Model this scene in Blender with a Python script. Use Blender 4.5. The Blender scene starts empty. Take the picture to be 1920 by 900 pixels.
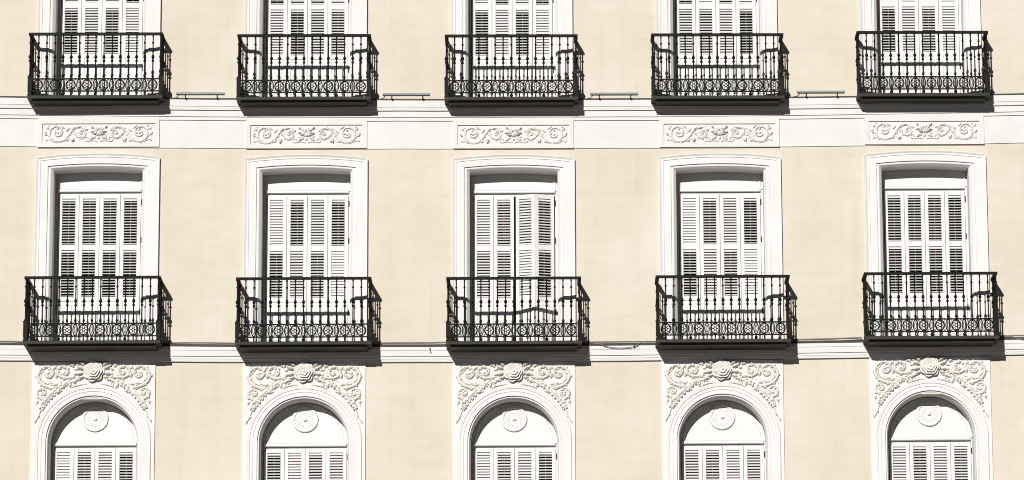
import bpy, math, random
from math import sin, cos, pi, radians
from mathutils import Vector, Matrix

# ------------------------------------------------------------------ camera, sky, sun, exposure
S = 2.9731                      # bay spacing
GROUND = -13.75
scene = bpy.context.scene
cd = bpy.data.cameras.new("camera"); cam = bpy.data.objects.new("camera", cd)
scene.collection.objects.link(cam); scene.camera = cam
YAW, PITCH, ROLL = 0.05108144968, 0.21626917602, -0.01489488979
fw = Vector((sin(YAW)*cos(PITCH), cos(YAW)*cos(PITCH), sin(PITCH)))
r0 = Vector((cos(YAW), -sin(YAW), 0)); u0 = r0.cross(fw)
rt = cos(ROLL)*r0 + sin(ROLL)*u0; up = -sin(ROLL)*r0 + cos(ROLL)*u0
M = Matrix((rt, up, -fw)).transposed().to_4x4()
M.translation = Vector((0.3194, -60.0, -12.1056))
cam.matrix_world = M
F_PX, CX, CY = 7999.67, 1404.287, 376.20
cd.sensor_fit = 'HORIZONTAL'; cd.sensor_width = 36.0
cd.lens = F_PX/1920*36.0
cd.shift_x = (960-CX)/1920
cd.shift_y = (CY-450)/1920
cd.clip_start = 0.5; cd.clip_end = 6000

SUN = Vector((0.285, 1.0, -0.495)).normalized()     # direction the light travels
el = math.asin(-SUN.z); az = math.atan2(-SUN.x, -SUN.y)
world = bpy.data.worlds.new("World"); scene.world = world; world.use_nodes = True
wn = world.node_tree.nodes; wl = world.node_tree.links
sky = wn.new("ShaderNodeTexSky"); sky.sky_type = 'NISHITA'; sky.sun_disc = False
sky.sun_elevation = el; sky.sun_rotation = az % (2*pi); sky.altitude = 1500; sky.air_density = 0.12; sky.dust_density = 0.1; sky.ozone_density = 0.6
wl.new(sky.outputs[0], wn["Background"].inputs[0]); wn["Background"].inputs[1].default_value = 0.05
sd = bpy.data.lights.new("sun", 'SUN'); sd.energy = 5.0; sd.angle = radians(0.5); sd.color = (1.0, 0.975, 0.93)
so = bpy.data.objects.new("sun", sd); scene.collection.objects.link(so)
so.rotation_euler = (-SUN).to_track_quat('Z', 'Y').to_euler()
vs = scene.view_settings
vs.view_transform = 'Standard'; vs.look = 'None'; vs.exposure = 0.15; vs.gamma = 1.0; vs.use_curve_mapping = False
scene.cycles.max_bounces = 6; scene.cycles.diffuse_bounces = 2; scene.cycles.filter_width = 1.0

# ------------------------------------------------------------------ materials
def mat(name, col, rough=0.8, noise=0.0, nscale=3.0, bump=0.0, bscale=40.0, spec=0.3, metal=0.0, extra=None):
    m = bpy.data.materials.new(name); m.use_nodes = True
    nt = m.node_tree; b = nt.nodes["Principled BSDF"]
    b.inputs["Roughness"].default_value = rough; b.inputs["Metallic"].default_value = metal
    b.inputs["Specular IOR Level"].default_value = spec
    b.inputs["Base Color"].default_value = (*col, 1)
    geo = nt.nodes.new("ShaderNodeNewGeometry")
    if noise:
        n = nt.nodes.new("ShaderNodeTexNoise"); n.inputs["Scale"].default_value = nscale; n.inputs["Detail"].default_value = 6
        nt.links.new(geo.outputs["Position"], n.inputs["Vector"])
        r = nt.nodes.new("ShaderNodeValToRGB")
        r.color_ramp.elements[0].position = 0.3; r.color_ramp.elements[1].position = 0.7
        r.color_ramp.elements[0].color = (*[c*(1-noise) for c in col], 1)
        r.color_ramp.elements[1].color = (*[min(1, c*(1+noise*0.5)) for c in col], 1)
        nt.links.new(n.outputs["Fac"], r.inputs[0]); nt.links.new(r.outputs[0], b.inputs["Base Color"])
    if bump:
        n2 = nt.nodes.new("ShaderNodeTexNoise"); n2.inputs["Scale"].default_value = bscale; n2.inputs["Detail"].default_value = 5
        nt.links.new(geo.outputs["Position"], n2.inputs["Vector"])
        bp = nt.nodes.new("ShaderNodeBump"); bp.inputs["Strength"].default_value = bump; bp.inputs["Distance"].default_value = 0.01
        nt.links.new(n2.outputs["Fac"], bp.inputs["Height"]); nt.links.new(bp.outputs[0], b.inputs["Normal"])
    return m

def stucco():
    m = bpy.data.materials.new("cream_stucco"); m.use_nodes = True
    nt = m.node_tree; N = nt.nodes; L = nt.links; b = N["Principled BSDF"]
    b.inputs["Roughness"].default_value = 0.9; b.inputs["Specular IOR Level"].default_value = 0.15
    geo = N.new("ShaderNodeNewGeometry")
    def noise(scale, detail, stretch=None):
        n = N.new("ShaderNodeTexNoise"); n.inputs["Scale"].default_value = scale; n.inputs["Detail"].default_value = detail
        if stretch:
            mp = N.new("ShaderNodeMapping"); mp.inputs["Scale"].default_value = stretch
            L.new(geo.outputs["Position"], mp.inputs[0]); L.new(mp.outputs[0], n.inputs["Vector"])
        else:
            L.new(geo.outputs["Position"], n.inputs["Vector"])
        return n
    def ramp(src, a, c, pa=0.35, pc=0.65):
        r = N.new("ShaderNodeValToRGB"); r.color_ramp.elements[0].position = pa; r.color_ramp.elements[1].position = pc
        r.color_ramp.elements[0].color = (*a, 1); r.color_ramp.elements[1].color = (*c, 1); L.new(src, r.inputs[0]); return r
    def mul(a, c, f=1.0):
        x = N.new("ShaderNodeMix"); x.data_type = 'RGBA'; x.blend_type = 'MULTIPLY'; x.inputs[0].default_value = f
        L.new(a, x.inputs[6]); L.new(c, x.inputs[7]); return x.outputs[2]
    base = ramp(noise(0.9, 4).outputs["Fac"], (0.552, 0.503, 0.424), (0.588, 0.543, 0.468))
    pat = ramp(noise(4.0, 6, (0.6, 1, 1.6)).outputs["Fac"], (0.955, 0.95, 0.94), (1, 1, 1))
    streak = ramp(noise(2.0, 5, (3.0, 1, 0.18)).outputs["Fac"], (0.97, 0.965, 0.955), (1, 1, 1), 0.3, 0.55)
    spots = ramp(noise(26, 2).outputs["Fac"], (0.80, 0.77, 0.72), (1, 1, 1), 0.235, 0.275)
    # ashlar courses lightly ruled in the stucco
    sep = N.new("ShaderNodeSeparateXYZ"); L.new(geo.outputs["Position"], sep.inputs[0])
    cmb = N.new("ShaderNodeCombineXYZ"); L.new(sep.outputs[0], cmb.inputs[0]); L.new(sep.outputs[2], cmb.inputs[1])
    br = N.new("ShaderNodeTexBrick"); br.inputs["Scale"].default_value = 1.0; br.inputs["Mortar Size"].default_value = 0.006
    br.inputs["Brick Width"].default_value = 1.18; br.inputs["Row Height"].default_value = 0.585; br.inputs["Mortar Smooth"].default_value = 0.6
    br.inputs["Color1"].default_value = (1, 1, 1, 1); br.inputs["Color2"].default_value = (0.982, 0.98, 0.975, 1); br.inputs["Mortar"].default_value = (0.95, 0.94, 0.925, 1)
    L.new(cmb.outputs[0], br.inputs["Vector"])
    c = mul(base.outputs[0], pat.outputs[0]); c = mul(c, streak.outputs[0]); c = mul(c, spots.outputs[0]); c = mul(c, br.outputs["Color"])
    L.new(c, b.inputs["Base Color"])
    n3 = noise(55, 6); n4 = noise(1.6, 3)
    ad = N.new("ShaderNodeMath"); ad.operation = 'MULTIPLY_ADD'; L.new(n4.outputs["Fac"], ad.inputs[0]); ad.inputs[1].default_value = 3.0; L.new(n3.outputs["Fac"], ad.inputs[2])
    bp = N.new("ShaderNodeBump"); bp.inputs["Strength"].default_value = 0.25; bp.inputs["Distance"].default_value = 0.008
    L.new(ad.outputs[0], bp.inputs["Height"]); L.new(bp.outputs[0], b.inputs["Normal"])
    return m

M_WALL = stucco()
M_PLASTER = mat("white_plaster", (0.622, 0.614, 0.597), 0.8, 0.05, 1.7, 0.12, 30, 0.2)
M_FRIEZE = mat("white_limewash", (0.606, 0.594, 0.570), 0.85, 0.06, 2.2, 0.15, 22, 0.2)
M_RELIEF = mat("carved_plaster", (0.635, 0.612, 0.565), 0.85, 0.10, 9.0, 0.3, 60, 0.12)
M_SHUT = mat("shutter_paint", (0.605, 0.598, 0.583), 0.5, 0.03, 2.5, 0.05, 50, 0.35)
M_IRON = mat("black_iron", (0.006, 0.0056, 0.0053), 0.6, 0.3, 12.0, 0.2, 60, 0.12)
M_SLAB = mat("dark_painted_slab", (0.024, 0.0215, 0.018), 0.7, 0.3, 5.0, 0.2, 40, 0.35)
M_LEAD = mat("lead_flashing", (0.036, 0.033, 0.031), 0.6, 0.35, 4.0, 0.2, 30, 0.3)
M_CABLE = mat("cable_sheath", (0.16, 0.145, 0.12), 0.6, 0.2, 10.0)
M_BAR = mat("grey_aluminium", (0.20, 0.20, 0.22), 0.5, 0.15, 9.0, 0, 1, 0.4)
M_RUST = mat("rusty_iron", (0.22, 0.15, 0.09), 0.8, 0.3, 40.0)
M_GLASS = mat("dark_glazing", (0.012, 0.012, 0.013), 0.25, 0, 1, 0, 1, 0.3)
M_BLOCKER = mat("dark_light_blocker", (0.04, 0.03, 0.022), 0.6, 0.3, 6.0)
M_ASPHALT = mat("street_paving", (0.11, 0.094, 0.074), 0.9, 0.3, 2.0, 0.4, 40)
M_PAVE = mat("pavement_slabs", (0.20, 0.18, 0.15), 0.85, 0.25, 1.5, 0.3, 30)

# ------------------------------------------------------------------ mesh helpers
class MB:
    def __init__(self): self.v = []; self.f = []
    def add(self, vs, fs):
        o = len(self.v); self.v += [tuple(p) for p in vs]; self.f += [tuple(i+o for i in f) for f in fs]; return self
    def box(self, x0, x1, y0, y1, z0, z1, bev=0.0):
        if bev <= 0:
            return self.add([(x0,y0,z0),(x1,y0,z0),(x1,y1,z0),(x0,y1,z0),(x0,y0,z1),(x1,y0,z1),(x1,y1,z1),(x0,y1,z1)],
                            [(0,3,2,1),(4,5,6,7),(0,1,5,4),(1,2,6,5),(2,3,7,6),(3,0,4,7)])
        b = bev
        self.add([(x0,y0+b,z0),(x1,y0+b,z0),(x1,y1,z0),(x0,y1,z0),(x0,y0+b,z1),(x1,y0+b,z1),(x1,y1,z1),(x0,y1,z1),
                  (x0+b,y0,z0+b),(x1-b,y0,z0+b),(x1-b,y0,z1-b),(x0+b,y0,z1-b)],
                 [(0,3,2,1),(4,5,6,7),(1,2,6,5),(2,3,7,6),(3,0,4,7),(8,9,10,11),(0,1,9,8),(1,5,10,9),(5,4,11,10),(4,0,8,11)])
        return self
    def strips(self, lines, close=False):
        """quads between successive polylines (each of the same length)"""
        n = len(lines[0]); o = len(self.v)
        for l in lines: self.v += [tuple(p) for p in l]
        for a in range(len(lines)-1):
            for i in range(n-1):
                self.f.append((o+a*n+i, o+a*n+i+1, o+(a+1)*n+i+1, o+(a+1)*n+i))
            if close: self.f.append((o+a*n+n-1, o+a*n, o+(a+1)*n, o+(a+1)*n+n-1))
        return self
    def tube(self, pts, rad, n=6, closed=False, flat=None):
        pts = [Vector(p) for p in pts]; m = len(pts)
        if not hasattr(rad, '__len__'): rad = [rad]*m
        rings = []
        for i, p in enumerate(pts):
            if closed: t = pts[(i+1) % m]-pts[i-1]
            else: t = pts[min(i+1, m-1)]-pts[max(i-1, 0)]
            t.normalize()
            ref = Vector((0, 1, 0)) if abs(t.y) < 0.9 else Vector((1, 0, 0))
            a = t.cross(ref).normalized(); b = a.cross(t).normalized()
            rings.append([p + rad[i]*(cos(2*pi*(k+.5)/n)*a + sin(2*pi*(k+.5)/n)*b) for k in range(n)])
        if closed: rings.append(rings[0])
        o = len(self.v)
        self.strips(rings, close=True)
        if not closed:
            self.f.append(tuple(o+k for k in range(n))); self.f.append(tuple(o+(m-1)*n+k for k in reversed(range(n))))
        return self
    def lathe(self, prof, cx=0, cy=0, n=8, axis='z', base=0.0, cz=0.0):
        lines = []
        for r, h in prof:
            if axis == 'z': lines.append([(cx+r*cos(2*pi*k/n), cy+r*sin(2*pi*k/n), base+h) for k in range(n)])
            else: lines.append([(cx+r*cos(2*pi*k/n), base-h, cz+r*sin(2*pi*k/n)) for k in range(n)])
        return self.strips(lines, close=True)
    def ribbon(self, path, w, h, p0):
        """raised half-round band on a wall plane: path of (x,z), half width w[i], height h[i], base proud p0"""
        m = len(path); lines = []
        if not hasattr(w, '__len__'): w = [w]*m
        if not hasattr(h, '__len__'): h = [h]*m
        prof = [(-1, -.003), (-.9, .45), (-.45, .88), (0, 1), (.45, .88), (.9, .45), (1, -.003)]
        for i, (x, z) in enumerate(path):
            a = path[max(i-1, 0)]; b = path[min(i+1, m-1)]
            tx, tz = b[0]-a[0], b[1]-a[1]; l = math.hypot(tx, tz) or 1; nx, nz = -tz/l, tx/l
            lines.append([(x+nx*w[i]*s, -(p0 + (h[i]*q if q > 0 else q)), z+nz*w[i]*s) for s, q in prof])
        o = len(self.v); self.strips(lines)
        k = len(prof)
        self.f.append(tuple(o+i for i in reversed(range(k)))); self.f.append(tuple(o+(m-1)*k+i for i in range(k)))
        return self
    def bump(self, x, z, rx, rz, h, p0, rot=0.0, n=9):
        """half ellipsoid knob on a wall plane"""
        c, s = cos(rot), sin(rot); lines = []
        for j in range(5):
            a = j/4*pi/2; q = cos(a); y = sin(a)
            lines.append([(x + c*rx*q*cos(2*pi*k/n) - s*rz*q*sin(2*pi*k/n), -(p0 - .003 + (h+.003)*y), z + s*rx*q*cos(2*pi*k/n) + c*rz*q*sin(2*pi*k/n)) for k in range(n)])
        return self.strips(lines, close=True)
    def leaf(self, x, z, ang, L, W, h, p0, bend=0.6, lobes=0):
        """acanthus-like leaf: tapering ribbon that bends, with side lobes"""
        path = []; w = []; hh = []; n = 9; a = ang; px, pz = x, z
        for i in range(n):
            t = i/(n-1); path.append((px, pz)); w.append(W*(sin(pi*(0.12+0.86*t))**0.8)+.002)
            hh.append(h*(0.45+0.8*sin(pi*t*.9)))
            a += bend/n; px += cos(a)*L/n; pz += sin(a)*L/n
        self.ribbon(path, w, hh, p0)
        for q in range(lobes):
            i = 2+q*2
            if i >= n-1: break
            for sd in (-1, 1):
                aa = ang+bend*i/n+sd*0.9
                bx, bz = path[i]
                self.bump(bx+cos(aa)*W*1.0, bz+sin(aa)*W*1.0, W*.75, W*.38, h*.75, p0, aa, 7)
        return self
    def mesh(self, name, m, smooth=False):
        me = bpy.data.meshes.new(name); me.from_pydata(self.v, [], self.f); me.update()
        me.materials.append(m)
        import bmesh
        bm = bmesh.new(); bm.from_mesh(me); bmesh.ops.recalc_face_normals(bm, faces=bm.faces); bm.to_mesh(me); bm.free()
        if smooth:
            me.polygons.foreach_set("use_smooth", [True]*len(me.polygons))
            me.set_sharp_from_angle(angle=radians(38))
        return me

def link(o, parent=None, loc=(0, 0, 0)):
    scene.collection.objects.link(o)
    if parent is not None: o.parent = parent
    o.location = loc
    return o
def part(name, mb, m, parent, loc=(0, 0, 0), smooth=False, label=None):
    me = mb if isinstance(mb, bpy.types.Mesh) else mb.mesh(name, m, smooth)
    o = link(bpy.data.objects.new(name, me), parent, loc)
    if label: o["label"] = label
    return o
def tag(o, label, cat, group=None):
    o["label"] = label; o["category"] = cat
    if group: o["group"] = group
    return o
def copy_tree(o, parent=None):
    c = o.copy(); scene.collection.objects.link(c); c.parent = parent
    for ch in list(o.children): copy_tree(ch, c)
    return c
def sag(x): return .04*(x/5.946)**2-.0205       # the old facade has settled a little in the middle

# ------------------------------------------------------------------ street
g = MB().add([(-3000, -3000, GROUND), (3000, -3000, GROUND), (3000, 3000, GROUND), (-3000, 3000, GROUND)], [(0, 1, 2, 3)])
st = part("street", g, M_ASPHALT, None); st["kind"] = "structure"
pv = MB().box(-60, 60, -4.0, 0.0, GROUND-.1, GROUND+.14)
po = part("pavement", pv, M_PAVE, None); po["kind"] = "structure"

# ------------------------------------------------------------------ building
bld = link(bpy.data.objects.new("apartment_building", None), None, (0, 0, GROUND+.14))
tag(bld, "cream stuccoed apartment building with white window surrounds, louvred shutters and carved reliefs", "building")
B0 = -(GROUND+.14)              # local z of world z = 0

XW, ZT = 12.0, 9.0
ROW_UP, ROW_MID = 3.592, 0.0
OX_UP, OX_AR = -0.020, -0.004
def wall_mesh():
    m = MB(); xs = [-XW]; holes = []
    for k in range(-2, 3):
        x = k*S
        holes.append((x-.77, x+.77, -4.6, -2.0, 'a'))
    zrows = [(-4.75, -1.75), (-1.03, 1.66), (2.57, 5.25)]
    edges = [-XW]
    for k in range(-2, 3): edges += [k*S-.76, k*S+.72]
    edges.append(XW)
    zb = [GROUND+.1]
    for a, b in zrows: zb += [a, b]
    zb.append(ZT)
    for i in range(len(edges)-1):
        for j in range(len(zb)-1):
            if i % 2 == 1 and j % 2 == 1: continue
            m.add([(edges[i], 0, zb[j]), (edges[i+1], 0, zb[j]), (edges[i+1], 0, zb[j+1]), (edges[i], 0, zb[j+1])], [(0, 1, 2, 3)])
    for x in (-XW, XW): m.add([(x, 0, zb[0]), (x, 9, zb[0]), (x, 9, ZT), (x, 0, ZT)], [(0, 1, 2, 3)])
    return m
part("wall", wall_mesh(), M_WALL, bld, (0, 0, B0))
part("rear_light_blocker", MB().box(-XW+.02, XW-.02, 0.75, 8.98, GROUND+.1, ZT-.02), M_BLOCKER, bld, (0, 0, B0))  # unseen dark filling behind the facade, added to keep light out of the cavity
part("roof", MB().box(-XW-.3, XW+.3, -.35, 9.2, ZT, ZT+.35, .04), M_PLASTER, bld, (0, 0, B0))

def course(prof, n=60, x0=-XW, x1=XW):
    m = MB(); xs = [x0+(x1-x0)*i/n for i in range(n+1)]
    random.seed(int(prof[0][1]*1000) % 997)
    jit = [random.uniform(-.0022, .0022) for _ in xs]
    m.strips([[(x, -p, z+sag(max(-7.6, min(7.6, x)))+j) for x, j in zip(xs, jit)] for p, z in prof])
    return m
part("string_course", course([(-.01, -.972), (.074, -.984), (.074, -1.066), (.067, -1.071), (.062, -1.1495), (.046, -1.152), (.046, -1.1865), (.040, -1.190), (.034, -1.225), (-.01, -1.228)]), M_PLASTER, bld, (0, 0, B0))
part("flashing", course([(-.01, -.962), (.076, -.981), (.084, -.984), (.084, -1.012), (.0755, -1.016)]), M_LEAD, bld, (0, 0, B0))
part("cornice", course([(-.01, 2.618), (.080, 2.606), (.080, 2.4965), (.072, 2.492), (.068, 2.445), (.046, 2.4415), (.046, 2.3525), (.030, 2.349), (.030, 2.3025), (.014, 2.3015), (.014, 1.893), (-.01, 1.892)]), M_FRIEZE, bld, (0, 0, B0))
part("flashing", course([(-.01, 2.628), (.082, 2.617), (.088, 2.614), (.088, 2.597), (.0815, 2.594)]), M_LEAD, bld, (0, 0, B0))

# ------- window pieces
NA = 14
def seg_line(u, p, zbot):
    """polyline of the segmental-headed opening, u metres in from its outer edge, p proud"""
    H = .879-u; t = u/.247; zc = 1.737-.180*t; rise = .059-.030*t
    L = [(-H, -p, zbot), (-H, -p, zc)]
    for i in range(1, NA): 
        s = -1+2*i/NA; L.append((H*s, -p, zc+rise*(1-s*s)))
    return L + [(H, -p, zc), (H, -p, zbot)]
SUR = [(0, -.01), (0, .056), (.006, .056), (.034, .042), (.062, .042), (.066, .033), (.168, .033), (.171, .012), (.203, .012), (.212, .006), (.238, -.024), (.247, -.035), (.247, -.34)]
me_sur = MB().strips([seg_line(u, p, -1.03) for u, p in SUR]).mesh("surround", M_PLASTER)

def arch_line(R, p, zbot, cz=-2.3794, n=36):
    L = [(-R, -p, zbot)]
    for i in range(n+1):
        a = pi-pi*i/n; L.append((R*cos(a), -p, cz+R*sin(a)))
    return L + [(R, -p, zbot)]
R0 = .818
ARP = [(0, .02), (0, .038), (.010, .046), (.052, .042), (.057, .032), (.098, .034), (.103, .025), (.150, .030), (.157, .032), (.159, .007), (.182, .006), (.187, -.026), (.203, -.060), (.203, -.34)]
me_archsur = MB().strips([arch_line(R0-u, p, -4.75) for u, p in ARP]).mesh("surround", M_PLASTER)
def field_mesh():
    m = MB(); top = -1.232; P = .024; cz = -2.3794; n = 36; R = R0-.01; HW = .868
    a = [(R*cos(pi-pi*i/n), -P, cz+R*sin(pi-pi*i/n)) for i in range(n+1)]
    m.strips([a, [(x, y, top) for x, y, z in a]])
    for s in (-1, 1):
        m.add([(s*R, -P, cz), (s*HW, -P, cz), (s*HW, -P, top), (s*R, -P, top)], [(0, 1, 2, 3)])
        m.add([(s*R, -P, -4.75), (s*HW, -P, -4.75), (s*HW, -P, cz), (s*R, -P, cz)], [(0, 1, 2, 3)])
        m.add([(s*HW, -P, -4.75), (s*HW, .01, -4.75), (s*HW, .01, top), (s*HW, -P, top)], [(0, 1, 2, 3)])
    return m
me_field = field_mesh().mesh("spandrel_panel", M_PLASTER)

# fixed frame, transom board, glazed doors behind
YF = .285                       # front of the shutters
def frame_mb(zb, zt, zj):
    m = MB(); y0, y1 = YF+.010, YF+.09
    # one continuous frame: jambs, head rail below the transom, jambs carried up beside it
    X = [-.66, -.590, .597, .66]; Z = [zb, zt-.045, zt+.05, zj]
    for y in (y0, y1):
        for a in range(3):
            for b in range(3):
                if a == 1 and b != 1: continue
                m.add([(X[a], y, Z[b]), (X[a+1], y, Z[b]), (X[a+1], y, Z[b+1]), (X[a], y, Z[b+1])], [(0, 1, 2, 3)])
    for x, b in ((X[1], 0), (X[2], 0), (X[1], 2), (X[2], 2)):
        m.add([(x, y0, Z[b]), (x, y1, Z[b]), (x, y1, Z[b+1]), (x, y0, Z[b+1])], [(0, 1, 2, 3)])
    for b in (1, 2):
        m.add([(X[1], y0, Z[b]), (X[2], y0, Z[b]), (X[2], y1, Z[b]), (X[1], y1, Z[b])], [(0, 1, 2, 3)])
    o = {}; V = []; F = []
    for v in m.v:
        k = tuple(round(c, 5) for c in v)
        if k not in o: o[k] = len(V); V.append(v)
    F = [tuple(o[tuple(round(c, 5) for c in m.v[i])] for i in f) for f in m.f]
    m.v, m.f = V, F
    return m
me_hinge = [MB().box(.5955, .6065, YF-.012, YF+.0095, -.04, .04, .003).mesh("hinge", M_LEAD)]
me_frame = frame_mb(-1.02, 1.30, 1.66).mesh("window", M_SHUT)
tr = MB().box(-.645, .645, YF-.006, YF+.0095, 1.334, 1.66, 0)
tr.box(-.585, .585, YF-.034, YF-.006, 1.296, 1.334, .008).box(-.585, .585, YF-.018, YF-.006, 1.334, 1.352, .006)
tr.box(-.60, -.572, YF-.020, YF-.0065, 1.30, 1.47, .004).box(.572, .60, YF-.020, YF-.0065, 1.30, 1.47, .004)
me_trans = tr.mesh("transom_panel", M_SHUT)
zo = -3.6856
lu = MB().box(-.66, .66, YF-.006, YF+.0095, -2.352, -1.62, 0)
lu.box(-.585, .590, YF-.040, YF-.006, -2.397, -2.352, .010).box(-.575, .58, YF-.020, YF-.006, -2.352, -2.325, .006)
arc = [( .545*cos(pi*i/24), -2.325+.545*sin(pi*i/24)) for i in range(25)]
lu.ribbon(arc, .012, .012, -(YF-.0065))
me_lun = lu.mesh("lunette_panel", M_SHUT)
def medallion():
    m = MB(); p0 = -(YF-.006); cz = -2.004
    m.lathe([(.187, 0), (.187, .018), (.178, .028), (.152, .028), (.143, .014), (.130, .012), (.03, .014), (.03, .03), (.018, .040), (.0, .042)], axis='y', n=36, base=YF-.006, cz=cz)
    for k in range(20):
        a = 2*pi*k/20; rr = [.035, .06, .09, .122, .136]
        m.ribbon([(r*cos(a), cz+r*sin(a)) for r in rr], [.004, .008, .013, .016, .006], [.003, .005, .007, .008, .004], p0+.012)
    return m
me_med = medallion().mesh("medallion", M_SHUT, True)
def glazing(zb, zt):
    m = MB().box(-.74, .70, .48, .52, zb, zt)
    for x0, x1 in ((-.66, -.58), (-.05, .05), (.57, .66)): m.box(x0, x1, .455, .478, zb, zt)
    m.box(-.58, -.05, .457, .4785, zb, zb+.5); m.box(.05, .57, .457, .4785, zb, zb+.5)
    return m
me_gl = glazing(-1.02, 1.64).mesh("glazed_door", M_GLASS)
me_gla = glazing(-4.7, -1.72).mesh("glazed_door", M_GLASS)
me_sill = MB().box(-.645, .645, -.02, .46, -1.06, -1.005, .006).mesh("threshold", M_PLASTER)

LW = .2945
def leaf_mb(lv_up, lv_lo, seed):
    """louvred leaf, hinge edge at x = 0, 0 .. LW, z as in the middle storey; level 0 shut .. 3 wide open"""
    rnd = random.Random(seed)
    m = MB(); T = .034; g = .0025; st = .0545
    ZT_, Z1, Z2, Z3, Z4, ZB = 1.268, 1.207, .5254, .4516, -.2374, -.990
    m.box(g, st, 0, T, ZB, ZT_, .003); m.box(LW-st, LW-g, 0, T, ZB, ZT_, .003)
    m.box(st, LW-st, .0005, T, Z1, ZT_-.0005); m.box(st, LW-st, .0005, T, Z3, Z2); m.box(st, LW-st, .0005, T, -.296, Z4)
    m.box(st, LW-st, .0005, T, ZB, -.88)
    m.box(st, LW-st, .010, T-.006, -.882, -.294)                 # sunk bottom panel
    m.box(st+.022, LW-st-.022, .003, .0105, -.855, -.320, .006)
    for (za, zb, lv) in ((Z2, Z1, lv_up), (Z4, Z3, lv_lo)):
        n = 17; pit = (zb-za)/n; W = .050; t0 = radians(29+lv*13)
        for i in range(n):
            t = t0+radians(rnd.uniform(-2.6, 2.6)); 
            if i == n-1: t = min(t, radians(44))
            zc = za+pit*(i+.5); yc = .017; th = .0035
            ay, az_ = -sin(t), -cos(t)          # along the blade towards its lower front edge
            ny, nz = -cos(t), sin(t)
            P = []
            for (s, q) in ((-.5, -1), (.5, -1), (.5, 1), (-.5, 1)):
                P.append((yc+ay*W*s+ny*th*q, zc+az_*W*s+nz*th*q))
            x0, x1 = st-.004, LW-st+.004
            m.add([(x0, *p) for p in P]+[(x1, *p) for p in P], [(0, 1, 2, 3), (7, 6, 5, 4), (0, 4, 5, 1), (1, 5, 6, 2), (2, 6, 7, 3), (3, 7, 4, 0)])
        if lv > 2.2: m.box(LW/2-.005, LW/2+.005, .036, .044, za, zb)     # tilt rod
    return m

XL = -.5885
def add_shutters(win, levels, seed, dz=0.0, fold=False):
    for i in range(4):
        me = leaf_mb(levels[0][i], levels[1][i], seed*10+i).mesh("shutter", M_SHUT)
        o = part("shutter", me, None, win, (XL+LW*i+.004, YF, dz))
        if fold and i >= 2:
            a = radians(19)
            if i == 3:      # hinged at the right jamb, its free edge swings out
                hx = XL+LW*4-.004
                o.location = (hx-LW*cos(a), YF-LW*sin(a)-.004, dz); o.rotation_euler = (0, 0, a)
                o["label"] = "outer shutter leaf swung out from the jamb"
            else:
                hx = XL+LW*4-.004-2*LW*cos(a)
                o.location = (hx-.004, YF-.004, dz); o.rotation_euler = (0, 0, -a)
                o["label"] = "inner shutter leaf folded outward"

UP = [(([.5, 1, .5, 3], [2.7, 1.4, 2.6, .8])), (([3, 2, 2.4, 1.2], [1.1, 2.9, 1.8, 2.3])), (([.6, 2.6, 1, 2.8], [2.7, .9, 2.7, .5])),
      (([2.8, .3, 2.2, .8], [1.6, 2.0, 1.2, 3])), (([.5, 2.1, .5, 2.2], [2.8, 1.1, 2.3, .7]))]
MID = [(([3, 2.8, 2.9, 3.1], [3.2, 3.2, 3.2, 3.1])), (([.5, 2.9, 1.6, 3], [2.9, 1.6, 2.4, .2])), (([1.0, 2.4, 1.4, 2.5], [1.9, 2.3, .6, 3])),
       (([.3, 2.7, 1.5, 3.1], [3, 1.5, 2.4, .2])), (([2.9, 2.8, 2.8, 3.1], [3.1, 3.2, 2.9, 3.1]))]
ARC = [(([.4, 2.5, 1.6, 2.9], [1, 2, 1, 2])), (([2.9, .8, 2.2, 1.6], [2, 1, 2, 1])), (([.9, 2.3, 1.5, 3], [1, 2, 1, 2])),
       (([1.9, 2.3, 1.3, 2.1], [2, 1, 2, 1])), (([1.3, 2.5, 1.5, 2.3], [1, 2, 1, 2]))]

# ------- carved ornaments
def spiral(cx, cz, r, a0, turns, r1=.25, sx=1.0, n=26):
    P = []
    for i in range(n+1):
        t = i/n; rr = r*(1-(1-r1)*t); a = a0+turns*2*pi*t
        P.append((cx+sx*rr*cos(a), cz+rr*sin(a)))
    return P
def curve(pts, n=18):
    """Catmull-Rom through the points"""
    P = [pts[0]]+list(pts)+[pts[-1]]; out = []
    seg = len(pts)-1
    for i in range(n+1):
        t = i/n*seg; k = min(int(t), seg-1); f = t-k
        a, b, c, d = P[k], P[k+1], P[k+2], P[k+3]
        out.append(tuple(.5*((2*b[j])+(-a[j]+c[j])*f+(2*a[j]-5*b[j]+4*c[j]-d[j])*f*f+(-a[j]+3*b[j]-3*c[j]+d[j])*f**3) for j in (0, 1)))
    return out
def foliate(m, c, w, L, h, P, side, step, R, lobes=0, lean=.9):
    """leaflets growing off a stem curve on one side"""
    for i in range(2, len(c)-2, step):
        a = math.atan2(c[i+1][1]-c[i-1][1], c[i+1][0]-c[i-1][0])
        n = a+side*pi/2
        x, z = c[i][0]+cos(n)*w*.7, c[i][1]+sin(n)*w*.7
        q = R.uniform(.8, 1.2)
        m.leaf(x, z, a+side*lean, L*q, L*.29*q, h*R.uniform(.8, 1.2), P, -side*.9, lobes)
def taper(a, b, n): return [a+(b-a)*i/(n-1) for i in range(n)]
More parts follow.
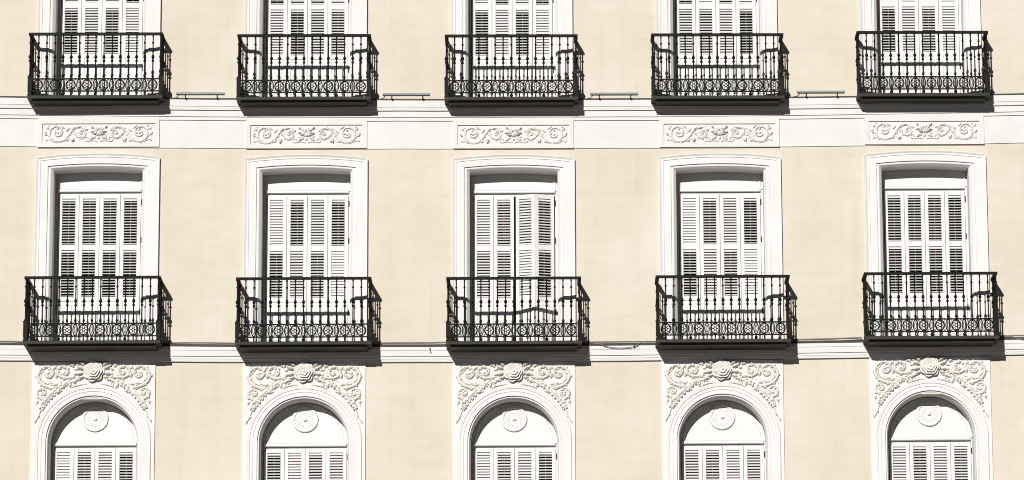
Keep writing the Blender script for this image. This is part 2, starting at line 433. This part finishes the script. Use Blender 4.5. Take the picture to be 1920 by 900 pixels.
def spandrel(seed, side):
    m = MB(); P = .023; R = random.Random(seed)
    for s in (side,):
        j = lambda q: R.uniform(-q, q)
        if s < 0: pt = lambda x, y: (-(850-x)*.0011, -1.3715-(y-180)*.0011)
        else: pt = lambda x, y: ((850-x)*.0011, -1.3715-(y-180)*.0011)
        mir = 1 if s < 0 else -1
        def rib(pts, w0, w1, h, n=20):
            c = curve([pt(*q) for q in pts], n); m.ribbon(c, taper(w0*1.25, w1*1.3, n+1), h*1.2, P); return c
        def fol(c, w, L, h, sd, step, lobes=0): foliate(m, c, w, L, h*1.15, P, sd*mir, step, R, lobes)
        def lf(x, y, deg, L, W, h=.022, bend=.6, lobes=2):
            a = radians(deg); 
            if s > 0: a = pi-a; bend = -bend
            X, Z = pt(x+j(4), y+j(4)); m.leaf(X, Z, a, L, W, h*1.2, P, bend, lobes)
        def knob(x, y, r, h=None):
            X, Z = pt(x+j(4), y+j(4)); m.bump(X, Z, r, r, (h or r)*1.1, P)
        # large outer scroll
        c1 = rib([(350, 395), (280, 385), (195, 350), (140, 280), (140, 200), (190, 135), (265, 120), (325, 160), (328, 220), (285, 262), (240, 248), (228, 215)], .022, .010, .030, 40)
        rib([(345, 360), (290, 352), (215, 318), (175, 265), (178, 205), (210, 165)], .010, .006, .020, 20)
        knob(262, 205, .022, .034); knob(280, 196, .014, .03); knob(240, 200, .013, .028)
        lf(300, 190, 35, .10, .016, .03); lf(330, 150, 30, .075, .014, .028); lf(275, 130, 60, .05, .012, .02)
        # second scroll
        c2 = rib([(590, 250), (540, 262), (480, 265), (420, 245), (390, 200), (400, 145), (450, 115), (505, 135), (525, 185), (500, 225), (462, 222), (448, 195)], .020, .009, .032, 40)
        knob(468, 190, .020, .034); knob(478, 210, .013, .028)
        lf(470, 140, 75, .07, .014, .026); lf(505, 165, 40, .06, .013, .026); lf(540, 250, -10, .10, .018, .028, -.6)
        # lower scroll
        c3 = rib([(355, 420), (300, 500), (250, 535), (190, 540), (140, 495), (135, 440), (175, 405), (225, 410), (245, 455), (215, 490), (180, 478)], .018, .008, .026, 34)
        knob(192, 455, .017, .028)
        # big acanthus running down the arch
        lf(370, 400, 235, .22, .030, .030, -.25, 3); lf(330, 460, 215, .15, .024, .026, .2, 3); lf(250, 530, 222, .13, .022, .026, .2, 2)
        lf(400, 340, 200, .10, .022, .028, -.4, 2); lf(330, 335, 170, .08, .018, .026, .5, 2); lf(420, 370, 255, .12, .020, .03, .4, 2)
        lf(460, 330, 265, .10, .020, .03, .3, 2); lf(460, 430, 190, .07, .015, .02, .3, 1)
        lf(520, 310, 215, .09, .018, .028, .5, 2); lf(560, 330, 240, .08, .017, .026, .6, 2); lf(610, 340, 255, .07, .015, .024, .5, 1)
        for (x, y, r) in ((335, 355, .014), (380, 350, .013), (405, 300, .012), (505, 305, .014), (545, 330, .013), (620, 325, .012), (430, 310, .016), (395, 385, .012), (150, 280, .013), (140, 330, .012)): knob(x, y, r)
        # stem along the arch towards the rose
        rib([(560, 400), (620, 370), (690, 352), (760, 345)], .010, .014, .020, 12)
        rib([(545, 260), (580, 245), (620, 250), (650, 280)], .012, .008, .022, 12)
        # leaves round the rose
        lf(720, 150, 150, .12, .024, .045, .4, 2); lf(720, 200, 185, .11, .022, .040, .3, 2); lf(735, 110, 130, .10, .020, .040, .5, 2); lf(730, 245, 205, .10, .020, .036, -.3, 2)
        lf(660, 130, 120, .07, .016, .035, .6, 1); lf(650, 200, 200, .08, .018, .03, .4, 1); lf(640, 160, 170, .06, .015, .03, .4, 1)
        for (x, y, r) in ((690, 180, .012), (670, 215, .013), (655, 250, .012), (690, 270, .014), (640, 100, .014)): knob(x, y, r)
        # small hanging husks
        lf(140, 550, 250, .07, .016, .022, .4, 1); lf(215, 610, 245, .08, .015, .022, .2, 1); lf(180, 600, 265, .07, .013, .02, .2, 1)
        for (x, y, r) in ((200, 640, .013), (165, 650, .011), (185, 690, .012), (170, 715, .010), (165, 745, .010), (130, 590, .013), (150, 575, .012), (128, 640, .009), (106, 850, .010), (150, 780, .007), (120, 615, .01)): knob(x, y, r)
        lf(165, 745, 262, .05, .008, .016, 0, 0); lf(110, 810, 262, .045, .008, .015, 0, 0)
        fol(c1, .018, .050, .024, -1, 4); fol(c1[:24], .016, .045, .022, 1, 5)
        fol(c2, .016, .045, .026, -1, 4); fol(c2[:22], .014, .04, .024, 1, 5); fol(c3, .014, .045, .022, -1, 4); fol(c3[:18], .014, .04, .022, 1, 5)
        c4 = rib([(600, 300), (500, 345), (420, 400), (340, 480), (260, 570), (205, 640), (175, 700), (150, 770), (108, 850)], .016, .005, .020, 34)
        fol(c4[:26], .012, .050, .026, -1, 2, 1); fol(c4[:26], .012, .046, .026, 1, 2, 1)
        c5 = rib([(700, 262), (650, 275), (600, 300)], .016, .014, .024, 10); fol(c5, .012, .05, .03, 1, 3)
        for q in range(26):
            t = R.random(); x = 330+t*330; y = 395-t*70+R.uniform(-70, 20)
            knob(x, y, R.uniform(.008, .014), R.uniform(.014, .028))
        lf(620, 215, 10, .09, .020, .03, .5, 2); lf(610, 175, 40, .07, .018, .03, .5, 1); lf(580, 130, 60, .07, .016, .028, .5, 1); lf(545, 110, 20, .06, .014, .026, .5, 1); lf(370, 270, 80, .09, .020, .028, .5, 2); lf(365, 150, 100, .07, .016, .026, -.5, 1)
        # low ground of foliage under it all
        for (x, y, rx, rz, h) in ((235, 240, .105, .105, .010), (460, 205, .075, .070, .012), (190, 470, .065, .070, .010), (400, 350, .10, .05, .014), (300, 480, .085, .05, .012), (560, 300, .09, .045, .012), (610, 190, .075, .075, .014), (220, 590, .05, .05, .010), (330, 170, .06, .05, .012)):
            X, Z = pt(x, y); m.bump(X, Z, rx, rz, h, P, (0.7 if s < 0 else -0.7) if y > 300 else 0, 14)
    return m
def rose(seed):
    """layered rose boss: tiers of petals, each overhanging the one below"""
    m = MB(); cz = -1.378
    def tier(n, R, p0, th, lobe, ph, dip):
        N = n*6; lines = []
        for r, y in ((.70, p0), (.97, p0+th*.45), (1.0, p0+th*.75), (.95, p0+th), (.80, p0+th*.9), (.5, p0+th-dip), (0, p0+th-dip)):
            L = []
            for k in range(N):
                a = 2*pi*k/N+ph; q = R*r*(1-lobe*(1-abs(cos(n*a/2+.0)))*(1 if r > .4 else 0))
                L.append((q*cos(a), -y, cz+q*sin(a)))
            lines.append(L)
        m.strips(lines, close=True)
    tier(7, .158, .022, .050, .16, .25, .018)
    tier(6, .128, .060, .046, .15, .05, .018)
    tier(6, .094, .096, .036, .13, .57, .016)
    tier(5, .058, .124, .024, .14, .2, .012)
    m.bump(0, cz, .017, .017, .022, .136)
    return m
def frieze_relief(seed):
    m = MB(); P = .010; R = random.Random(seed)
    for s in (-1, 1):
        def pt(x, y): return (s*(950-x)*.00100, 2.097-(y-325)*.00100)
        def j(q): return R.uniform(-q, q)
        def rib(pts, w0, w1, h, n=20):
            c = curve([pt(*q) for q in pts], n); m.ribbon(c, taper(w0*1.2, w1*1.2, n+1), h*1.15, P); return c
        def fol(c, w, L, h, sd, step, lobes=0): foliate(m, c, w, L, h*1.0, P, sd*(1 if s < 0 else -1), step, R, lobes)
        def lf(x, y, deg, L, W, h=.020, bend=.6, lobes=2):
            a = radians(deg)
            if s > 0: pass
            a = a if s < 0 else pi-a; b = bend if s < 0 else -bend
            X, Z = pt(x+j(6), y+j(6)); m.leaf(X, Z, a, L, W, h*1.2, P, b, lobes)
        if s < 0: pt = lambda x, y: (-(950-x)*.00100, 2.097-(y-325)*.00100)
        else: pt = lambda x, y: ((950-x)*.00100, 2.097-(y-325)*.00100)
        def knob(x, y, r, h=None):
            X, Z = pt(x+j(5), y+j(5)); m.bump(X, Z, r, r, (h or r)*.95, P)
        # outer spiral, its stem rising in an S to the middle
        c1 = rib([(790, 270), (720, 228), (650, 222), (590, 262), (540, 325), (490, 395), (420, 438), (340, 440), (275, 400), (252, 330), (275, 258), (335, 226), (400, 240), (432, 295), (412, 352), (360, 366), (325, 335), (340, 300)], .017, .009, .024, 60)
        rib([(480, 420), (420, 448), (340, 455), (260, 425), (215, 405)], .008, .006, .016, 16)
        knob(368, 318, .022, .030); lf(365, 280, 95, .05, .012, .022, .3, 1); lf(395, 320, 20, .05, .012, .022, .6, 1)
        # inner spiral
        c2 = rib([(590, 290), (620, 340), (670, 382), (730, 380), (765, 335), (745, 285), (700, 280), (680, 318), (710, 338)], .014, .008, .022, 34)
        knob(715, 320, .014, .026)
        # leaves
        lf(560, 300, 62, .11, .018, .028, -.5, 2); lf(620, 250, 30, .12, .016, .026, -.7, 2); lf(470, 250, 150, .09, .014, .020, -.3, 1)
        lf(480, 300, 35, .09, .014, .02, .3, 1); lf(560, 380, 300, .08, .020, .028, .3, 2); lf(580, 400, 250, .06, .016, .028, .4, 1); lf(520, 400, 230, .06, .013, .02, .3, 1)
        lf(660, 350, 290, .07, .016, .02, .5, 1); lf(690, 240, 340, .11, .014, .02, -.3, 1); lf(440, 400, 280, .06, .012, .018, .5, 1)
        lf(225, 350, 160, .06, .014, .022, -.6, 1); lf(230, 270, 120, .06, .013, .022, -.5, 1); lf(215, 310, 185, .045, .012, .02, .3, 0); lf(255, 230, 110, .04, .010, .018, .3, 0)
        knob(205, 420, .024, .024); knob(200, 385, .013); knob(580, 420, .018, .028); knob(545, 410, .012); knob(440, 420, .012); knob(690, 370, .014); knob(200, 250, .012); knob(470, 385, .011)
        # bottom volutes by the centre
        rib([(930, 440), (880, 425), (830, 430), (775, 440), (745, 410), (765, 382), (800, 388), (795, 412)], .012, .007, .018, 24)
        lf(860, 400, 20, .07, .013, .018, .4, 1); lf(830, 350, 330, .09, .015, .02, .5, 1)
        # centre shell, one half
        for q, (dg, L) in enumerate(((95, .115), (118, .110), (143, .100), (170, .085))): lf(935, 330, dg, L, .016, .034, .25, 0)
        lf(900, 300, 160, .08, .018, .03, .8, 1); lf(870, 250, 120, .06, .014, .03, .6, 1); lf(900, 370, 200, .10, .018, .026, .5, 1)
        knob(900, 250, .016, .03); knob(925, 345, .014, .03)
        fol(c1[:44], .012, .040, .018, 1, 4); fol(c1[:30], .012, .036, .018, -1, 4); fol(c2, .010, .034, .018, 1, 4); fol(c2[:16], .010, .034, .018, -1, 4)
        for q in range(16): knob(R.uniform(215, 760), R.uniform(225, 430), R.uniform(.006, .011), R.uniform(.01, .02))
    m.bump(0, 2.10, .030, .036, .042, P); m.bump(0, 2.035, .022, .030, .03, P); m.bump(0, 2.165, .02, .022, .04, P)
    return m
me_span = [[spandrel(3+q, -1).mesh("spandrel_relief", M_RELIEF, True), spandrel(30+q, 1).mesh("spandrel_relief", M_RELIEF, True)] for q in range(5)]
me_rose = rose(5).mesh("rosette", M_RELIEF, True)
me_fri = [frieze_relief(7+i).mesh("scroll_relief", M_RELIEF, True) for i in range(5)]
def block():
    m = MB(); z0, z1, hw, P = 1.8955, 2.3488, .866, .030; a, b, c, d = -.806, .803, 1.950, 2.2405
    q = lambda x0, x1, za, zb, p: m.add([(x0, -p, za), (x1, -p, za), (x1, -p, zb), (x0, -p, zb)], [(0, 1, 2, 3)])
    P = .034
    q(-hw, a, z0, z1, P); q(b, hw, z0, z1, P); q(a, b, z0, c, P); q(a, b, d, z1, P); q(a, b, c, d, .010)
    m.strips([[(x, -P, z) for x, z in ((a, c), (b, c), (b, d), (a, d))], [(x, -.010, z) for x, z in ((a, c), (b, c), (b, d), (a, d))]], close=True)
    m.strips([[(x, -P, z) for x, z in ((-hw, z0), (hw, z0), (hw, z1), (-hw, z1))], [(x, .005, z) for x, z in ((-hw, z0), (hw, z0), (hw, z1), (-hw, z1))]], close=True)
    return m
me_block = block().mesh("relief_panel", M_FRIEZE)

for k in range(-2, 3):
    bx = k*S; i = k+2; bz = B0+sag(bx)
    for row, (z, ox, lv) in enumerate(((ROW_UP, OX_UP, UP[i]), (ROW_MID, 0, MID[i]))):
        w = part("window", me_frame, None, bld, (bx+ox, 0, bz+z))
        part("surround", me_sur, None, w); part("transom_panel", me_trans, None, w)
        part("glazed_door", me_gl, None, w); part("threshold", me_sill, None, w)
        add_shutters(w, lv, 100+row*10+i, 0, fold=(row == 1 and i == 2))
        for z in (1.15, .60, -.45): part("hinge", me_hinge[0], None, w, (0, 0, z))
    w = part("arched_window", frame_mb(-4.7, -2.39, -1.62), M_SHUT, bld, (bx+OX_AR, 0, bz))
    part("surround", me_archsur, None, w); part("spandrel_panel", me_field, None, w)
    part("lunette_panel", me_lun, None, w); part("medallion", me_med, None, w); part("glazed_door", me_gla, None, w)
    part("spandrel_relief", me_span[i][0], None, w); part("spandrel_relief", me_span[i][1], None, w); part("rosette", me_rose, None, w)
    add_shutters(w, ARC[i], 130+i, zo)
    part("hinge", me_hinge[0], None, w, (0, 0, -2.545))
    p = part("relief_panel", me_block, None, bld, (bx, 0, bz))
    part("scroll_relief", me_fri[i], None, p)

# ------------------------------------------------------------------ balconies
GAP = .1164
def bal_profile():
    return [(.006, 0), (.010, .004), (.010, .012), (.015, .020), (.017, .034), (.012, .050), (.009, .062), (.0085, .22), (.0085, .235), (.018, .245), (.019, .258), (.011, .270), (.010, .285), (.018, .296), (.022, .312), (.018, .330), (.010, .342),
            (.0085, .36), (.0080, .505), (.015, .515), (.015, .528), (.008, .538), (.008, .60), (.012, .622), (.008, .632), (.008, .648)]
me_bal = MB().lathe([(r*1.06, h) for r, h in bal_profile()], n=8, base=.258).mesh("baluster", M_IRON, True)
me_stub = MB().lathe([(.0095, .0), (.0095, .062)], n=6).mesh("foot", M_IRON, True)
me_ball = MB().lathe([(.004, 0), (.016, .006), (.024, .022), (.022, .038), (.010, .052), (.010, .062)], n=10).mesh("ball_foot", M_IRON, True)
def corner_post():
    m = MB().box(-.030, .030, -.030, .030, 0, .022).box(-.022, .022, -.022, .022, .022, .055).box(-.028, .028, -.028, .028, .055, .270)
    m.box(-.032, .032, -.032, .032, .268, .284)
    m.lathe([(r*1.35, h) for r, h in bal_profile()], n=10, base=.262)
    return m
me_post = corner_post().mesh("corner_post", M_IRON, True)
def rosette_iron(m, fn, c):
    n = 20; zc = .1585
    m.tube([fn(c+.064*cos(2*pi*k/n), zc+.074*sin(2*pi*k/n)) for k in range(n)], .010, 5, True)
    for k in range(6):
        a = 2*pi*k/6+pi/6; x, z = c+.036*cos(a), zc+.041*sin(a)
        m.tube([fn(x+.018*cos(2*pi*q/8), z+.020*sin(2*pi*q/8)) for q in range(8)], .0058, 4, True)
    m.tube([fn(c+.017*cos(2*pi*q/8), zc+.019*sin(2*pi*q/8)) for q in range(8)], .0055, 4, True)
def oval_iron(m, fn, c):
    n = 16; zc = .1585
    m.tube([fn(c+.031*cos(2*pi*k/n), zc+.078*sin(2*pi*k/n)) for k in range(n)], .009, 5, True)
    m.tube([fn(c+.013*cos(2*pi*k/n), zc+.050*sin(2*pi*k/n)) for k in range(n)], .0065, 4, True)
    for s in (-1, 1):
        for t in (-1, 1):
            m.tube([fn(c+s*(.050+.010*cos(2*pi*q/7)), zc+t*(.066+.010*sin(2*pi*q/7))) for q in range(7)], .005, 4, True)
def bar_along(m, fn, a, b, z0, z1, hw):
    P = [fn(a, 0), fn(b, 0)]
    (xa, ya, _), (xb, yb, _) = P
    if abs(xb-xa) > abs(yb-ya): m.box(min(xa, xb), max(xa, xb), ya-hw, ya+hw, z0, z1)
    else: m.box(xa-hw, xa+hw, min(ya, yb), max(ya, yb), z0, z1)

def make_balcony(depth, ns):
    root = link(bpy.data.objects.new("balcony", None))
    HW = 8*GAP; yr = -(depth-.022)              # railing line
    # moulded slab swept round three sides
    W, D = HW+.028, depth+.012
    prof = [(-.004, 0.0), (0, -.004), (0, -.042), (-.058, -.046), (-.064, -.080), (-.10, -.084)]
    m = MB(); lines = []
    for o, z in prof:
        lines.append([(-(W+o), .03, z), (-(W+o), -(D+o), z), (W+o, -(D+o), z), (W+o, .03, z)])
    m.strips(lines)
    m.add([(-W, .03, 0), (-W, -D, 0), (W, -D, 0), (W, .03, 0)], [(0, 1, 2, 3)])
    m.add([(-W+.1, .03, -.084), (-W+.1, -D+.1, -.084), (W-.1, -D+.1, -.084), (W-.1, .03, -.084)], [(0, 1, 2, 3)])
    part("slab", m, M_SLAB, root)
    # handrail
    m = MB(); r = .026; lines = []
    for (o, z) in ((r, .894), (r, .922), (r-.006, .929), (-r+.006, .929), (-r, .922), (-r, .894), (r, .894)):
        lines.append([(-(HW+o), .02, z), (-(HW+o), yr-o, z), (HW+o, yr-o, z), (HW+o, .02, z)])
    m.strips(lines)
    part("handrail", m, M_IRON, root)
    front = lambda a, z: (a, yr, z); left = lambda a, z: (-HW, -a, z); right = lambda a, z: (HW, -a, z)
    sg = (-yr)/ns
    for fn, a, b, cs in ((front, -HW, HW, [(-7+2*i)*GAP for i in range(8)]), (left, 0.0, -yr, None), (right, 0.0, -yr, None)):
        m = MB()
        if fn is front: a, b = a+.03, b-.03
        else: a, b = a, b-.03
        bar_along(m, fn, a, b, .240, .258, .011); bar_along(m, fn, a, b, .060, .076, .011)
        if fn is front:
            for c in cs: rosette_iron(m, fn, c)
            for i in range(7): oval_iron(m, fn, (-6+2*i)*GAP)
        else:
            for i in range(ns):
                c = sg*(i+.0)
                if i % 2 == (ns % 2): 
                    if i > 0: oval_iron(m, fn, c)
                else: rosette_iron(m, fn, c)
        part("scroll_panel", m, M_IRON, root)
    for i in range(1, 16):
        part("baluster", me_bal, None, root, ((i-8)*GAP, yr, 0))
    for s in (-1, 1):
        for i in range(0, ns): part("baluster", me_bal, None, root, (s*HW, -sg*i-(.014 if i == 0 else 0), 0))
        part("corner_post", me_post, None, root, (s*HW, yr, 0))
    for i in range(1, 16):
        part("foot", me_ball if i % 4 == 0 else me_stub, None, root, ((i-8)*GAP, yr, 0))
    for t in (-1, 1):
        for i in range(1, ns): part("foot", me_stub, None, root, (t*HW, -sg*i, 0))
    return root

UPL = ["black iron balcony above the first carved frieze panel, topmost at the left edge",
       "black iron balcony above the second carved frieze panel, second shutter darkest behind its rail",
       "black iron balcony above the middle carved frieze panel, first and third shutters dark behind it",
       "black iron balcony above the fourth carved frieze panel, only its last shutter open dark",
       "black iron balcony above the fifth carved frieze panel, the topmost balcony at the right edge"]
MDL = ["deeper black iron balcony on the lower ledge, all shutters dark, leftmost of its row",
       "deeper black iron balcony on the lower ledge between the all-dark shutters and the folded-out shutter",
       "deeper black iron balcony before the window whose shutter leaves fold outward",
       "deeper black iron balcony just right of the drooping cable on the lower ledge",
       "deeper black iron balcony on the lower ledge, all shutters dark, rightmost of its row"]
for depth, ns, zr, ox, labels, grp in ((.365, 3, 2.5740, -.027, UPL, "shallow balconies of the upper storey"), (.472, 4, -1.0110, 0.0, MDL, "deeper balconies of the middle storey")):
    proto = make_balcony(depth, ns)
    for k in range(-2, 3):
        o = proto if k == -2 else copy_tree(proto)
        o.location = (k*S+ox, 0, zr+sag(k*S))
        tag(o, labels[k+2], "balcony", grp)

# ------------------------------------------------------------------ bars on the upper ledge
BARS = [(-4.835, -4.148, "slim grey metal bar on brackets between the first and second upper balconies"),
        (-1.876, -1.202, "slim grey metal bar on brackets between the second and third upper balconies"),
        (1.111, 1.797, "slim grey metal bar on brackets between the third and fourth upper balconies"),
        (4.106, 4.788, "slim grey metal bar on brackets between the fourth and fifth upper balconies")]
for n, (a, b, lab) in enumerate(BARS):
    c = (a+b)/2; h = (b-a)/2
    root = link(bpy.data.objects.new("bracketed_bar", None), None, (c, 0, 2.618+sag(c)))
    tag(root, lab, "metal bar", "grey bars on the upper ledge")
    part("housing", MB().box(-h, h, -.150, -.108, .036, .068, .006).box(-h-.006, -h, -.148, -.110, .038, .066).box(h, h+.006, -.148, -.110, .038, .066), M_BAR, root)
    part("lower_rim", MB().box(-h+.004, h-.004, -.152, -.112, .031, .0355), M_LEAD, root)
    for x in (-h*.62, h*.70):
        part("bracket", MB().box(x-.009, x+.009, -.128, -.112, -.004, .0305).box(x-.012, x+.012, -.130, -.02, -.010, -.0045), M_LEAD, root)
    part("lead_wire", MB().tube([(-h+.03, -.130, .031), (-h+.02, -.125, .012), (-h+.0, -.085, .004), (-h-.05, -.05, .002)], .006, 6), M_LEAD, root)

# ------------------------------------------------------------------ cables and hook on the lower ledge
def cable(pts, r, label, grp="cables along the lower ledge"):
    c = []
    P = [pts[0]]+list(pts)+[pts[-1]]; seg = len(pts)-1; n = seg*8
    for i in range(n+1):
        t = i/n*seg; k = min(int(t), seg-1); f = t-k; a, b, cc, d = P[k:k+4]
        q = [.5*(2*b[j]+(-a[j]+cc[j])*f+(2*a[j]-5*b[j]+4*cc[j]-d[j])*f*f+(-a[j]+3*b[j]-3*cc[j]+d[j])*f**3) for j in range(3)]
        c.append((q[0], q[1], q[2]+sag(q[0])))
    o = part("cable", MB().tube(c, r, 7), M_CABLE, None); tag(o, label, "cable", grp); return o
E = .97
cable([(-7.7, -.055, -.962), (-7.2, -.058, -.958), (-2*S-E, -.05, -.964)], .011, "brown cable on the lower ledge running from the leftmost balcony out of the picture")
cable([(-2*S+E, -.055, -.965), (-1.5*S, -.060, -.958), (-S-E, -.05, -.962)], .011, "brown cable lying on the lower ledge between its first and second balconies")
cable([(-S+E, -.06, -.968), (-.6*S, -.058, -.957), (-.42*S, -.058, -.956), (-E, -.05, -.950)], .012, "brown cable lying on the lower ledge above the small rusty hook")
zc = -1.02
o = cable([(E, -.075, -.968), (1.20, -.088, -.990), (1.33, -.097, -1.034), (1.47, -.096, -1.052), (1.60, -.096, -1.050), (1.71, -.096, -1.036), (1.765, -.094, -1.012), (1.83, -.080, -.966), (2.0, -.06, -.958)], .0055, "thin cable drooping over the lower ledge between its third and fourth balconies")
cl = part("clip", MB().box(1.704, 1.722, -.108, -.07, -1.045+sag(1.7), -1.018+sag(1.7), .003), M_LEAD, o)
cable([(E+.02, -.05, -.958), (1.5, -.055, -.956), (2.0, -.055, -.958), (S-E, -.05, -.957)], .011, "straight brown cable behind the drooping cable on the lower ledge")
cable([(S+E, -.055, -.955), (1.5*S, -.058, -.953), (2*S-E, -.05, -.940)], .012, "brown cable lying on the lower ledge between its fourth and fifth balconies")
cable([(2*S+E, -.055, -.963), (7.1, -.065, -.972), (7.3, -.090, -1.018), (7.5, -.094, -1.040), (7.8, -.094, -1.045)], .009, "cable slipping over the lower ledge beyond the rightmost balcony")
cable([(2*S+E, -.045, -.955), (7.2, -.05, -.953), (7.9, -.05, -.957)], .011, "straight brown cable on the lower ledge right of the rightmost balcony")
hx, hz = -1.196, -1.066+sag(1.2)
o = part("hook", MB().tube([(hx-.010, -.066, hz+.030), (hx-.004, -.085, hz+.034), (hx+.006, -.095, hz+.026), (hx-.004, -.096, hz+.008), (hx+.008, -.095, hz-.012), (hx+.010, -.09, hz-.026), (hx-.002, -.088, hz-.032)], .0065, 6), M_RUST, None)
tag(o, "small rusty hook fixed to the white lower ledge", "hook")
